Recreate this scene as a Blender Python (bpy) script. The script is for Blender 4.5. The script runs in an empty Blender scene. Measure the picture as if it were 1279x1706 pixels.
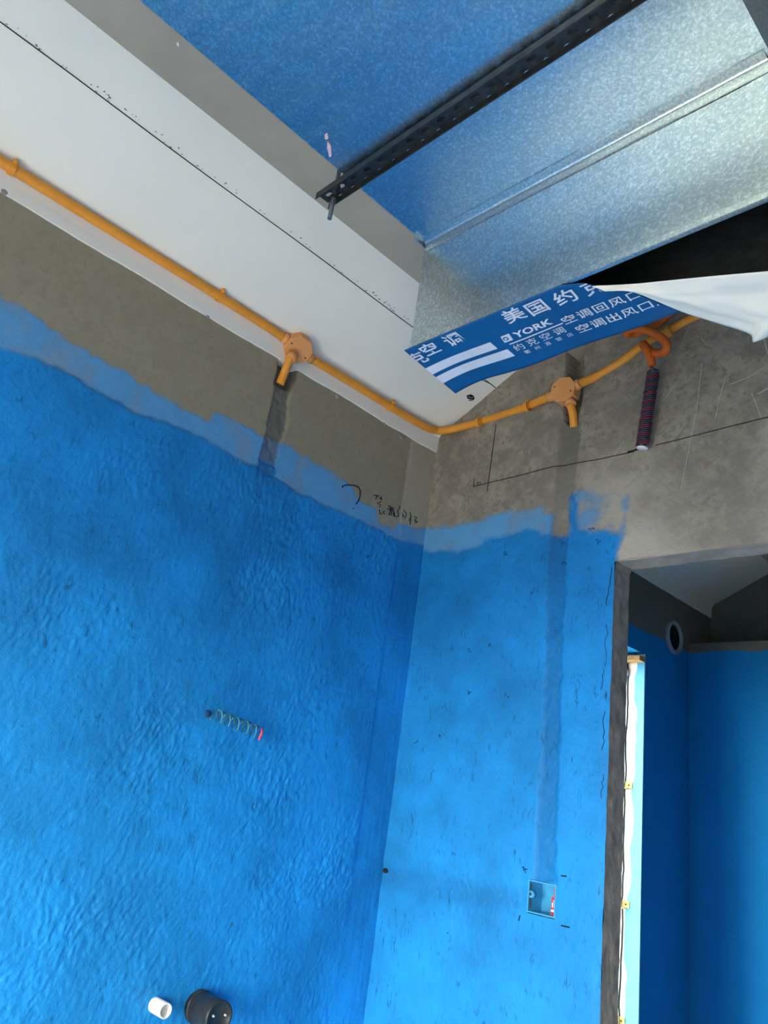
import bpy, bmesh, math, random
import numpy as np
from mathutils import Vector, Matrix

S = bpy.context.scene
COL = S.collection

# ------------------------------------------------------------------ camera
F = 1280.0; CX, CY = 639.5, 853.0
def cam_dir(px, py):
    v = np.array([px - CX, -(py - CY), -F]); return v / np.linalg.norm(v)
_up = cam_dir(1137, -2512)
_y = cam_dir(2047, 1548); _y = _y - _up * (_y @ _up); _y /= np.linalg.norm(_y)
_x = np.cross(_y, _up)
RM = np.stack([_x, _y, _up])              # camera axes -> world axes
CAM = np.array([0.0, 0.0, 1.5])
cd = bpy.data.cameras.new('camera'); cam = bpy.data.objects.new('camera', cd); COL.objects.link(cam)
m = Matrix([list(RM[0]) + [CAM[0]], list(RM[1]) + [CAM[1]], list(RM[2]) + [CAM[2]], [0, 0, 0, 1]])
cam.matrix_world = m
cd.sensor_fit = 'VERTICAL'; cd.sensor_height = 36.0; cd.lens = 36.0 * F / 1706.0
cd.clip_start = 0.02
S.camera = cam

# ------------------------------------------------------------------ sky, window portals, exposure
W = bpy.data.worlds.new('sky'); S.world = W; W.use_nodes = True
bg = W.node_tree.nodes['Background']
bg.inputs[0].default_value = (1.0, 0.95, 0.755, 1); bg.inputs[1].default_value = 28.0
S.view_settings.view_transform = 'Standard'; S.view_settings.look = 'None'
S.view_settings.gamma = 1.0; S.view_settings.use_curve_mapping = False
S.view_settings.exposure = 0.0
WIN = dict(x0=-1.40, x1=-0.20, z0=0.10, z1=1.78, y=-1.05)      # the room's window, behind the camera
XR_ = .95
def portal(loc, rot, sx, sy):
    l = bpy.data.lights.new('window_portal', 'AREA'); l.shape = 'RECTANGLE'; l.size = sx; l.size_y = sy
    l.cycles.is_portal = True
    o = bpy.data.objects.new('window_portal', l); COL.objects.link(o)
    o.location = loc; o.rotation_euler = rot
portal(((WIN['x0'] + WIN['x1']) / 2, WIN['y'] - .02, (WIN['z0'] + WIN['z1']) / 2), (math.radians(90), 0, 0),
       WIN['x1'] - WIN['x0'], WIN['z1'] - WIN['z0'])
WSD = dict(y0=-.95, y1=-.35, z0=.10, z1=1.78)                      # unseen opening added in the side wall to light the left wall
portal((XR_ + .02, (WSD['y0'] + WSD['y1']) / 2, (WSD['z0'] + WSD['z1']) / 2), (0, math.radians(90), 0), WSD['z1'] - WSD['z0'], WSD['y1'] - WSD['y0'])
portal((-1.83, 2.96, 1.285), (0, math.radians(-90), 0), 1.97, .40)

# ------------------------------------------------------------------ measures (metres)
X = -1.6253        # left wall plane
D = 1.6794         # wall with the doorway
DB = 1.750         # back of that wall
ZW = 2.613         # top of the bare left wall
ZS = 2.672         # start of the sloping ceiling
TS = 0.51          # rise of the sloping ceiling per metre
XF = -1.29         # where the slope meets the flat slab
ZF = ZS + TS * (XF - X)
XR = 0.95; YB = -1.05; YE = 3.59
H = 2.32; HD = 2.574; XD0 = -0.938; XD1 = -0.267; YP0 = 0.864; YP1 = 1.026

def ray(px, py): return RM @ cam_dir(px, py)
def hit(px, py, axis, val):
    r = ray(px, py); t = (val - CAM[axis]) / r[axis]; return CAM + r * t
def LW(px, py, d=0.0): return hit(px, py, 0, X + d)
def RW(px, py, d=0.0): return hit(px, py, 1, D - d)
def SLOPE(px, py, d=0.0):
    r = ray(px, py); k = (ZS - TS * X - d - CAM[2]) / (r[2] - TS * r[0]); return CAM + r * k

# ------------------------------------------------------------------ materials
MATS = {}
class NT:
    def __init__(s, name):
        s.m = bpy.data.materials.new(name); s.m.use_nodes = True; s.t = s.m.node_tree
        s.b = s.t.nodes['Principled BSDF']; MATS[name] = s.m
    def n(s, typ, **kw):
        nd = s.t.nodes.new(typ)
        for k, v in kw.items():
            if k.startswith('i_'): nd.inputs[k[2:].replace('_', ' ')].default_value = v
            else: setattr(nd, k, v)
        return nd
    def l(s, a, b): s.t.links.new(a, b)
    def coords(s, scale=(1, 1, 1)):
        c = s.n('ShaderNodeTexCoord'); mp = s.n('ShaderNodeMapping'); mp.inputs['Scale'].default_value = scale
        s.l(c.outputs['Object'], mp.inputs['Vector']); return mp.outputs[0]
    def noise(s, scale, detail=4, rough=.55, vec=None, dist=0):
        nd = s.n('ShaderNodeTexNoise'); nd.inputs['Scale'].default_value = scale; nd.inputs['Detail'].default_value = detail
        nd.inputs['Roughness'].default_value = rough; nd.inputs['Distortion'].default_value = dist
        s.l(vec if vec is not None else s.coords(), nd.inputs['Vector']); return nd.outputs['Fac']
    def ramp(s, fac, stops):
        r = s.n('ShaderNodeValToRGB'); e = r.color_ramp.elements
        while len(e) < len(stops): e.new(.5)
        for k, (p, c) in enumerate(stops):
            e[k].position = p; e[k].color = (*c, 1) if len(c) == 3 else c
        s.l(fac, r.inputs[0]); return r.outputs[0]
    def mix(s, fac, a, b, mode='MIX'):
        x = s.n('ShaderNodeMix', data_type='RGBA', blend_type=mode)
        for sock, v in ((x.inputs[0], fac), (x.inputs[6], a), (x.inputs[7], b)):
            if isinstance(v, (int, float)): sock.default_value = v
            elif isinstance(v, tuple): sock.default_value = (*v, 1)
            else: s.l(v, sock)
        return x.outputs[2]
    def math(s, op, a, b=0.0):
        x = s.n('ShaderNodeMath', operation=op)
        for sock, v in ((x.inputs[0], a), (x.inputs[1], b)):
            if isinstance(v, (int, float)): sock.default_value = v
            else: s.l(v, sock)
        return x.outputs[0]
    def bump(s, h, strength=.5, dist=.01, prev=None):
        x = s.n('ShaderNodeBump'); x.inputs['Strength'].default_value = strength; x.inputs['Distance'].default_value = dist
        s.l(h, x.inputs['Height'])
        if prev is not None: s.l(prev, x.inputs['Normal'])
        return x.outputs[0]
    def out(s, color=None, rough=.6, metal=0.0, normal=None, spec=.5):
        for nm, v in (('Base Color', color), ('Roughness', rough), ('Metallic', metal)):
            if v is None: continue
            if isinstance(v, (int, float)): s.b.inputs[nm].default_value = v
            elif isinstance(v, tuple): s.b.inputs[nm].default_value = (*v, 1)
            else: s.l(v, s.b.inputs[nm])
        s.b.inputs['Specular IOR Level'].default_value = spec
        if normal is not None: s.l(normal, s.b.inputs['Normal'])
        return s.m
def simple(name, col, rough=.6, metal=0.0, var=.12, vs=30, bump=0.0, bs=200, spec=.4):
    t = NT(name)
    f = t.noise(vs, 4)
    c = t.ramp(f, [(.3, tuple(max(0, x * (1 - var)) for x in col)), (.7, tuple(min(1, x * (1 + var)) for x in col))])
    nrm = t.bump(t.noise(bs, 3), bump, .002) if bump else None
    return t.out(c, rough, metal, nrm, spec)

BLUE_HEAVY = (.008, .235, .62); BLUE_THIN = (.10, .33, .62)
CEM_SMOOTH = (.295, .255, .180); CEM_ROUGH = (.335, .295, .24)
def wall_material(name, cem, cem2, mottle, dry):
    t = NT(name)
    at = t.n('ShaderNodeAttribute', attribute_name='coat')
    sp = t.n('ShaderNodeSeparateColor'); t.l(at.outputs['Color'], sp.inputs[0])
    coat, heavy, mort = sp.outputs[0], sp.outputs[1], sp.outputs[2]
    big = t.noise(4.5, 5, .6); fine = t.noise(55, 5, .65); mid = t.noise(17, 5, .6)
    c0 = t.mix(t.ramp(mid, [(.35, (0, 0, 0)), (.65, (1, 1, 1))]), cem, cem2)
    c0 = t.mix(t.ramp(fine, [(.38, (1, 1, 1)), (.5, (0, 0, 0))]), c0, tuple(x * mottle for x in cem))
    c0 = t.mix(mort, c0, (.165, .150, .125))
    c0 = t.mix(at.outputs['Alpha'], c0, (.52, .47, .385))
    bh = t.mix(t.ramp(big, [(.35, (0, 0, 0)), (.68, (1, 1, 1))]), tuple(x * .78 for x in BLUE_HEAVY), tuple(x * 1.2 for x in BLUE_HEAVY))
    crv = t.noise(75, 4, .6, vec=t.coords((1, 1, .38)), dist=1.2)  # crevice shading painted into the blue as dark stroke-shaped flecks
    bh = t.mix(t.math('MULTIPLY', t.ramp(crv, [(.30, (1, 1, 1)), (.44, (0, 0, 0))]), t.ramp(mid, [(.42, (0, 0, 0)), (.62, (1, 1, 1))])), bh, tuple(x * .42 for x in BLUE_HEAVY))
    bt = t.mix(mid, tuple(x * .85 for x in BLUE_THIN), tuple(x * 1.15 for x in BLUE_THIN))
    bl = t.mix(heavy, bt, bh)
    bl = t.mix(t.math('MULTIPLY', mort, .38), bl, (.006, .07, .22))
    col = t.mix(coat, c0, bl)
    hgt = t.math('ADD', t.noise(90, 4, .6, dist=.6), t.math('MULTIPLY', t.noise(260, 3, .6), .5))
    nrm = t.bump(t.math('MULTIPLY', hgt, t.math('ADD', t.math('MULTIPLY', coat, 1 - dry), dry)), .35, .004)
    return t.out(col, .62, 0, nrm, .3)
wall_material('plaster_left', CEM_SMOOTH, (.325, .284, .205), .96, .2)
wall_material('plaster_right', CEM_ROUGH, (.20, .175, .15), .62, 1.0)
def zone_blue(name, z):
    t = NT(name); c = t.n('ShaderNodeTexCoord'); s = t.n('ShaderNodeSeparateXYZ'); t.l(c.outputs['Object'], s.inputs[0])
    zz = t.math('ADD', s.outputs[2], t.math('MULTIPLY', t.math('SUBTRACT', t.noise(6, 4), .5), .06))
    f = t.math('GREATER_THAN', zz, z)
    big = t.noise(4, 5, .6)
    bl = t.mix(big, tuple(x * .8 for x in BLUE_HEAVY), tuple(x * 1.2 for x in BLUE_HEAVY))
    ce = t.mix(t.noise(14, 5, .6), (.13, .125, .115), (.2, .19, .17))
    return t.out(t.mix(f, bl, ce), .75, 0, t.bump(t.noise(70, 4), .3, .004), .12)
zone_blue('blue_wall', 2.30); zone_blue('blue_wall_hall', 2.375)
simple('white_putty', (.84, .835, .775), .75, var=.025, vs=5, bump=.08, bs=60)
simple('white_reveal', (.72, .70, .67), .8, var=.05, vs=14, bump=.2, bs=60)
simple('slab_concrete', (.40, .375, .32), .85, var=.10, vs=5, bump=.25, bs=60)
simple('floor_cement', (.42, .38, .33), .85, var=.15, vs=6, bump=.3, bs=60)
simple('floor_dark', (.12, .115, .105), .85, var=.15, vs=6, bump=.3, bs=60)  # darker floor colour for the hall, chosen to cut bounced light
simple('ground_outside', (.20, .19, .17), .9, var=.1, vs=.5)
simple('jamb_render', (.30, .26, .225), .9, var=.30, vs=22, bump=.8, bs=70)
simple('lintel_render', (.30, .28, .26), .9, var=.22, vs=16, bump=.5, bs=80)
simple('conduit_orange', (.78, .31, .035), .42, var=.10, vs=18)
simple('box_orange', (.72, .32, .11), .5, var=.06, vs=12)
simple('tube_orange', (.62, .13, .018), .55, var=.15, vs=40)
simple('pit_dark', (.004, .05, .15), .8, var=.3)
simple('ink', (.010, .010, .012), .8, var=.2)
simple('scratch', (.42, .39, .34), .85, var=.15)
simple('steel_dark', (.055, .055, .055), .42, .7, var=.4, vs=60)
simple('steel_rod', (.32, .32, .33), .35, .9, var=.2, vs=80)
simple('lining_black', (.018, .018, .019), .7, var=.5, vs=60, bump=.3, bs=120)  # near-black colour for the inside of the outlet box
simple('film_white', (.87, .82, .70), .55, var=.04, vs=9, bump=.12, bs=30)
simple('film_blue', (.003, .085, .245), .5, var=.12, vs=8)
simple('print_white', (.66, .68, .74), .45, var=.05)
simple('wire_maroon', (.16, .018, .04), .4, var=.15)
simple('wire_navy', (.035, .03, .085), .4, var=.15)
simple('wire_green', (.012, .05, .045), .4, var=.15)
simple('wire_teal', (.015, .10, .13), .4, var=.2)
simple('wire_pale', (.08, .27, .36), .4, var=.2)
simple('wire_red', (.85, .07, .14), .45, var=.05)
simple('wire_white', (.85, .82, .85), .45, var=.05)
simple('pvc_white', (.72, .71, .70), .35, var=.04)
simple('pvc_black', (.022, .025, .028), .4, var=.3, vs=40)
simple('pvc_grey', (.30, .34, .42), .4, var=.1)
simple('cyan_box', (.05, .36, .66), .4, var=.15, vs=40)
simple('sticker_red', (.60, .03, .04), .5, var=.1)
simple('strap_zinc', (.27, .215, .07), .5, .0, var=.15)
simple('pine', (.55, .33, .15), .7, var=.25, vs=60)
simple('coat_cyan', (.055, .33, .62), .6, var=.1, vs=20)
simple('pink_fleck', (.75, .50, .55), .7, var=.05)
simple('frame_white', (.8, .8, .8), .4, var=.03)
def galvanised():
    t = NT('galvanised')
    sp = t.noise(210, 3, .7); bl = t.noise(3.2, 4, .6); st = t.noise(9, 4, .6, vec=t.coords((1, 5, 1)))
    c = t.mix(bl, (.43, .50, .52), (.58, .64, .655))
    c = t.mix(t.ramp(sp, [(.42, (1, 1, 1)), (.5, (0, 0, 0))]), c, (.40, .475, .515)); c = t.mix(t.ramp(sp, [(.55, (0, 0, 0)), (.64, (1, 1, 1))]), c, (.69, .76, .79))
    r = t.math('ADD', .28, t.math('MULTIPLY', t.ramp(st, [(.35, (0, 0, 0)), (.7, (1, 1, 1))]), .08))
    return t.out(c, r, 1.0, t.bump(sp, .10, .0010))
galvanised()

# ------------------------------------------------------------------ mesh helpers
def link(name, me, mat=None, parent=None):
    o = bpy.data.objects.new(name, me); COL.objects.link(o)
    if mat: me.materials.append(MATS[mat] if isinstance(mat, str) else mat)
    if parent is not None: o.parent = parent
    return o
def from_bm(name, bm, mat, parent=None, smooth=False):
    bmesh.ops.recalc_face_normals(bm, faces=bm.faces)
    me = bpy.data.meshes.new(name); bm.to_mesh(me); bm.free()
    if smooth:
        for p in me.polygons: p.use_smooth = True
    return link(name, me, mat, parent)
def add_box(bm, x0, x1, y0, y1, z0, z1, bev=0.0):
    r = bmesh.ops.create_cube(bm, size=1.0)
    vs = r['verts']
    bmesh.ops.scale(bm, vec=(x1 - x0, y1 - y0, z1 - z0), verts=vs)
    bmesh.ops.translate(bm, vec=((x0 + x1) / 2, (y0 + y1) / 2, (z0 + z1) / 2), verts=vs)
    if bev:
        es = list({e for v in vs for e in v.link_edges})
        bmesh.ops.bevel(bm, geom=es, offset=bev, segments=2, affect='EDGES', profile=.6)
def box(name, x0, x1, y0, y1, z0, z1, mat, parent=None, bev=0.0):
    bm = bmesh.new(); add_box(bm, x0, x1, y0, y1, z0, z1, bev); return from_bm(name, bm, mat, parent)
def boxes(name, lst, mat, parent=None):
    bm = bmesh.new()
    for b in lst: add_box(bm, *b)
    return from_bm(name, bm, mat, parent)
def catmull(pts, n=8):
    P = [np.array(p, float) for p in pts]
    if len(P) < 3: return P
    P = [2 * P[0] - P[1]] + P + [2 * P[-1] - P[-2]]
    out = []
    for i in range(1, len(P) - 2):
        for k in range(n):
            t = k / n; a, b, c, d = P[i - 1], P[i], P[i + 1], P[i + 2]
            out.append(.5 * ((2 * b) + (-a + c) * t + (2 * a - 5 * b + 4 * c - d) * t * t + (-a + 3 * b - 3 * c + d) * t ** 3))
    out.append(P[-2]); return out
def tube(name, pts, r, mat, parent=None, sides=12, cap=True, rad=None):
    """sweep a round section along the points; rad(i, n) scales the radius"""
    P = [Vector(p) for p in pts]; n = len(P)
    T = [(P[min(i + 1, n - 1)] - P[max(i - 1, 0)]).normalized() for i in range(n)]
    up = Vector((0, 0, 1)) if abs(T[0].z) < .9 else Vector((1, 0, 0))
    N = (up - T[0] * up.dot(T[0])).normalized()
    V = []; Fc = []
    for i in range(n):
        N = (N - T[i] * N.dot(T[i])).normalized(); B = T[i].cross(N)
        rr = r * (rad(i, n) if rad else 1)
        for k in range(sides):
            a = 2 * math.pi * k / sides; V.append(P[i] + (N * math.cos(a) + B * math.sin(a)) * rr)
    for i in range(n - 1):
        for k in range(sides):
            a = i * sides + k; b = i * sides + (k + 1) % sides
            Fc.append((a, b, b + sides, a + sides))
    if cap: Fc.append(tuple(range(sides))[::-1]); Fc.append(tuple((n - 1) * sides + k for k in range(sides)))
    me = bpy.data.meshes.new(name); me.from_pydata([tuple(v) for v in V], [], Fc)
    for p in me.polygons: p.use_smooth = len(p.vertices) == 4
    return link(name, me, mat, parent)
def frame_mat(origin, zdir, xdir=None):
    z = Vector(zdir).normalized(); x = Vector(xdir) if xdir is not None else (Vector((0, 0, 1)) if abs(z.z) < .9 else Vector((1, 0, 0)))
    x = (x - z * x.dot(z)).normalized(); y = z.cross(x)
    M = Matrix((x, y, z)).transposed().to_4x4(); M.translation = Vector(origin); return M
def lathe(name, prof, M, mat, parent=None, sides=24, smooth=True, phase=0.0):
    """prof: (radius, height) pairs about the local z axis"""
    V = []; Fc = []; n = len(prof)
    for r, h in prof:
        for k in range(sides):
            a = 2 * math.pi * k / sides + phase; V.append(tuple(M @ Vector((r * math.cos(a), r * math.sin(a), h))))
    for i in range(n - 1):
        for k in range(sides):
            a = i * sides + k; b = i * sides + (k + 1) % sides; Fc.append((a, b, b + sides, a + sides))
    me = bpy.data.meshes.new(name); me.from_pydata(V, [], Fc)
    bm = bmesh.new(); bm.from_mesh(me); bmesh.ops.remove_doubles(bm, verts=bm.verts, dist=1e-6)
    bmesh.ops.recalc_face_normals(bm, faces=bm.faces); bm.to_mesh(me); bm.free()
    for p in me.polygons: p.use_smooth = smooth
    return link(name, me, mat, parent)
def ribbon(name, strokes, nrm, mat, parent=None, thick=.0006):
    """thin ink or scratch strokes: strokes = [(points, width)], lying on a surface with normal nrm"""
    bm = bmesh.new(); nv = Vector(nrm).normalized()
    for pts, w in strokes:
        P = [Vector(p) for p in pts]; rows = []
        for i, p in enumerate(P):
            t = (P[min(i + 1, len(P) - 1)] - P[max(i - 1, 0)]).normalized(); s = t.cross(nv).normalized() * w / 2
            rows.append([bm.verts.new(p - s - nv * .0005), bm.verts.new(p - s + nv * thick), bm.verts.new(p + s + nv * thick), bm.verts.new(p + s - nv * .0005)])
        for a, b in zip(rows, rows[1:]):
            for k in range(4): bm.faces.new((a[k], a[(k + 1) % 4], b[(k + 1) % 4], b[k]))
        bm.faces.new(rows[0][::-1]); bm.faces.new(rows[-1])
    return from_bm(name, bm, mat, parent)
def thing(name, label, cat, loc=(0, 0, 0), group=None):
    o = bpy.data.objects.new(name, None); COL.objects.link(o); o.empty_display_size = .02
    o.location = loc; o['label'] = label; o['category'] = cat
    if group: o['group'] = group
    return o
def adopt(root):
    """parts are built in world space; keep them there under a root placed at the thing's base"""
    bpy.context.view_layer.update()
    for c in root.children: c.matrix_parent_inverse = root.matrix_world.inverted()
def tag(o, label, cat, group=None):
    o['label'] = label; o['category'] = cat
    if group: o['group'] = group
    return o
def struct(o, label=None):
    o['kind'] = 'structure'
    if label: o['label'] = label
    return o

# numpy value noise ----------------------------------------------------------
_rng = np.random.default_rng(7); _tab = _rng.random((256, 256))
def vn(u, v, seed=0):
    u = u + seed * 17.31; v = v + seed * 9.77
    iu = np.floor(u).astype(int); iv = np.floor(v).astype(int); fu = u - iu; fv = v - iv
    fu = fu * fu * (3 - 2 * fu); fv = fv * fv * (3 - 2 * fv)
    g = lambda a, b: _tab[a & 255, b & 255]
    return ((g(iu, iv) * (1 - fu) + g(iu + 1, iv) * fu) * (1 - fv) + (g(iu, iv + 1) * (1 - fu) + g(iu + 1, iv + 1) * fu) * fv) * 2 - 1
def fbm(u, v, s, o=4, seed=0):
    r = 0; a = 1.0
    for k in range(o): r = r + a * vn(u * s, v * s, seed + k); a *= .5; s *= 2.03
    return r
def inpoly(U, V, poly):
    r = np.zeros(U.shape, bool); n = len(poly)
    for i in range(n):
        (x0, y0), (x1, y1) = poly[i], poly[(i + 1) % n]
        c = ((y0 > V) != (y1 > V))
        with np.errstate(divide='ignore', invalid='ignore'):
            r ^= c & (U < (x1 - x0) * (V - y0) / (y1 - y0 + 1e-12) + x0)
    return r
def mask(U, V, poly, rag=.006, soft=.002, seed=0):
    r = 0.0; k = 5
    du = rag * fbm(U, V, 40, 3, 50 + seed); dv = rag * fbm(U, V, 40, 3, 60 + seed)
    for a, b in ((0, 0), (1, 0), (-1, 0), (0, 1), (0, -1), (2, 2), (-2, -2), (2, -2), (-2, 2)):
        r = r + inpoly(U + du + a * soft, V + dv + b * soft, poly)
    return r / 9.0
def strokes(U, V, ang, seed=0, la=62, lb=155):
    w = .03 * fbm(U, V, 5, 2, seed + 3); a = ang
    u2 = U + w; v2 = V + .03 * fbm(U, V, 5, 2, seed + 9)
    p = u2 * math.cos(a) + v2 * math.sin(a); q = -u2 * math.sin(a) + v2 * math.cos(a)
    return vn(p * la, q * lb, seed) * .6 + vn(p * la * 1.7, q * lb * 1.8, seed + 1) * .4
class Grid: pass
def wall_grid(name, place, u0, u1, v0, v1, step, disp, attr, cut, mat, extra=()):
    """fine plaster surface; place(u, v, d) -> xyz with d towards the room"""
    nu = int((u1 - u0) / step) + 1; nv = int((v1 - v0) / step) + 1
    u = np.linspace(u0, u1, nu); v = np.linspace(v0, v1, nv); U, V = np.meshgrid(u, v, indexing='ij')
    A = attr(U, V); d = disp(U, V, A)
    g = Grid(); g.u0, g.v0, g.su, g.sv, g.d, g.place = u0, v0, u[1] - u[0], v[1] - v[0], d, place
    co = np.stack(place(U, V, d), -1).reshape(-1, 3)
    I = np.arange(nu * nv).reshape(nu, nv)
    q = np.stack([I[:-1, :-1], I[1:, :-1], I[1:, 1:], I[:-1, 1:]], -1)
    uc = (u[:-1] + u[1:]) / 2; vc = (v[:-1] + v[1:]) / 2; UC, VC = np.meshgrid(uc, vc, indexing='ij')
    q = q[~cut(UC, VC)]
    nb = len(co); ex = []; eq = []; ec = []
    for b in extra:                                   # plain body of the wall behind the plaster
        x0, x1, y0, y1, z0, z1 = b[:6]; ec += [b[6] if len(b) > 6 else 0.0] * 8
        base = nb + len(ex)
        ex += [(x0, y0, z0), (x1, y0, z0), (x1, y1, z0), (x0, y1, z0), (x0, y0, z1), (x1, y0, z1), (x1, y1, z1), (x0, y1, z1)]
        eq += [[base + k for k in f] for f in ((0, 3, 2, 1), (4, 5, 6, 7), (0, 1, 5, 4), (1, 2, 6, 5), (2, 3, 7, 6), (3, 0, 4, 7))]
    if ex: co = np.vstack([co, np.array(ex)]); q = np.vstack([q, np.array(eq)])
    me = bpy.data.meshes.new(name)
    me.vertices.add(len(co)); me.vertices.foreach_set('co', co.ravel())
    me.loops.add(q.size); me.loops.foreach_set('vertex_index', q.ravel().astype(np.int32))
    me.polygons.add(len(q)); me.polygons.foreach_set('loop_start', (np.arange(len(q)) * 4).astype(np.int32))
    sm = np.ones(len(q), bool)
    if ex: sm[-len(eq):] = False
    me.polygons.foreach_set('use_smooth', sm)
    me.update(calc_edges=True); me.validate()
    ca = me.attributes.new('coat', 'FLOAT_COLOR', 'POINT')
    full = np.zeros((len(co), 4), np.float32); full[:nb] = A.reshape(-1, 4)
    if ex:
        full[nb:, 0] = ec; full[nb:, 1] = ec
    ca.data.foreach_set('color', full.ravel())
    o = link(name, me, mat)
    return o, g
def on_grid(g, p, axis, lift=.0008):
    """a point of the wall plane pushed out to the plaster's surface"""
    uu, vv = (p[1], p[2]) if axis == 0 else (p[0], p[2])
    i = int(np.clip(round((uu - g.u0) / g.su), 1, g.d.shape[0] - 2)); j = int(np.clip(round((vv - g.v0) / g.sv), 1, g.d.shape[1] - 2))
    return np.array(g.place(uu, vv, float(g.d[i - 1:i + 2, j - 1:j + 2].max()) + lift))

# ------------------------------------------------------------------ left wall
pl = lambda *pp: [tuple(LW(*p)[[1, 2]]) for p in pp]
pr = lambda *pp: [tuple(RW(*p)[[0, 2]]) for p in pp]
LT = pl((-160, 390), (0, 490), (60, 530), (130, 575), (200, 618), (260, 655), (310, 684), (345, 705), (352, 684), (400, 706), (440, 730),
        (466, 738), (520, 770), (575, 800), (600, 832), (628, 850), (634, 872), (655, 880), (662, 868), (690, 880), (730, 884))
LS = pl((-160, 520), (0, 578), (60, 596), (110, 622), (165, 655), (230, 690), (300, 715), (345, 732), (400, 768), (425, 778), (445, 786),
        (465, 800), (500, 822), (560, 850), (600, 868), (640, 890), (670, 902), (735, 912))
far = [(2.0, .2), (-1.0, .2)]
L_coat = [(-1.0, LT[0][1])] + LT + [(2.0, LT[-1][1])] + far
L_heavy = [(-1.0, LS[0][1])] + LS + [(2.0, LS[-1][1])] + far
L_chase = pl((466, 588), (452, 680), (438, 740), (426, 790), (456, 796), (464, 742), (479, 705), (480, 665), (496, 630), (498, 600))
L_pit = pl((466, 588), (460, 640), (484, 650), (498, 605), (496, 596))
YC = 1.558
def l_attr(U, V):
    A = np.zeros(U.shape + (4,))
    ch = mask(U, V, L_chase, .004, .0015, 1)
    coat = mask(U, V, L_coat, .007, .002, 2); hv = mask(U, V, L_heavy, .004, .002, 3)
    A[..., 0] = np.clip(coat * (1 - .35 * np.clip(fbm(U, V, 16, 3, 5), 0, 1) * (1 - hv)) * (1 - .6 * ch * (V > 2.31)), 0, 1)
    A[..., 1] = np.maximum(hv, ch * coat * .8); A[..., 2] = ch
    A[..., 3] = ((U > YC) * .42 + .10 * np.clip(fbm(U, V, 9, 3, 8), 0, 1)) * (1 - coat) * (1 - ch)
    return A
def l_disp(U, V, A):
    hv = A[..., 1]; ch = A[..., 2]
    pit = mask(U, V, L_pit, .002, .001, 4)
    patchy = np.clip(.35 + fbm(U, V, 5, 3, 21), 0, 1.3)
    st = (strokes(U, V, 1.05, 30) + .7 * strokes(U, V, 1.75, 44)) * .0018 * (.45 + .6 * patchy) + fbm(U, V, 90, 2, 33) * .0006 * patchy
    corner = np.clip((U - YC) / .012, 0, 1)
    lowsm = hv * (1 - .75 * corner)
    d = lowsm * (.0042 + st + .002 * fbm(U, V, 6, 3, 12)) + (1 - hv) * .0004 * fbm(U, V, 12, 4, 14)
    d = d + corner * (.0016 + .0005 * hv * vn(U * 110, V * 9, 41))
    d = d - ch * (.006 - .004 * (V < 2.3)) + ch * .0028 * fbm(U, V, 45, 3, 17)
    return d - pit * .03
place_l = lambda u, v, d: (X + d, u, v + 0 * d)
wl, GL = wall_grid('wall_left', place_l, -.02, 1.70, .72, 2.72, .003, l_disp, l_attr, lambda u, v: np.zeros(u.shape, bool), 'plaster_left',
    [(X - .2, X - .045, YB, DB, 0, ZF + .1), (X - .06, X, YB - .1, -.015, 0, 2.27, 1.0), (X - .06, X, YB - .1, -.015, 2.27, 2.72), (X - .06, X, -.015, D + .02, 0, .725, 1.0)])
struct(wl, 'left wall: blue waterproof coating below bare grey cement')

# ------------------------------------------------------------------ wall with the doorway
XJ = -.949; ZJ = 2.15; XJ2 = -.25
R_thin = pr((640, 900), (708, 879), (755, 875), (794, 869), (826, 857), (861, 851), (902, 845), (905, 856), (921, 856), (921, 890), (948, 892),
            (950, 823), (1000, 822), (1043, 824), (1040, 888), (1034, 905), (1027, 936)) + [(XJ + .01, 2.10), (XJ + .02, .2), (-2.0, .2), (-2.0, 2.27)]
R_heavy = pr((640, 930), (708, 917), (760, 918), (800, 910), (808, 900), (850, 890), (880, 884), (910, 886), (948, 895), (951, 823), (961, 824),
             (963, 882), (1000, 884), (1034, 892), (1027, 936)) + [(XJ + .01, 2.10), (XJ + .02, .2), (-2.0, .2), (-2.0, 2.2)]
R_smear = pr((958, 822), (1043, 822), (1041, 886), (958, 884))
R_chase = pr((936, 700), (930, 760), (925, 800), (916, 890), (910, 1050), (903, 1250), (893, 1400), (890, 1470), (926, 1470), (926, 1400), (930, 1250),
             (938, 1050), (946, 890), (957, 800), (962, 760), (966, 700))
R_gap = pr((944, 575), (942, 640), (941, 700), (948, 708), (960, 704), (968, 670), (973, 575))
R_run = pr((632, 1444), (700, 1452), (800, 1470), (885, 1482), (885, 1512), (800, 1506), (700, 1494), (630, 1470))
R_cut = pr((730, 575), (700, 700))
BX0, BX1, BZ0, BZ1 = -1.146, -1.069, 1.3135, 1.3835
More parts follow.
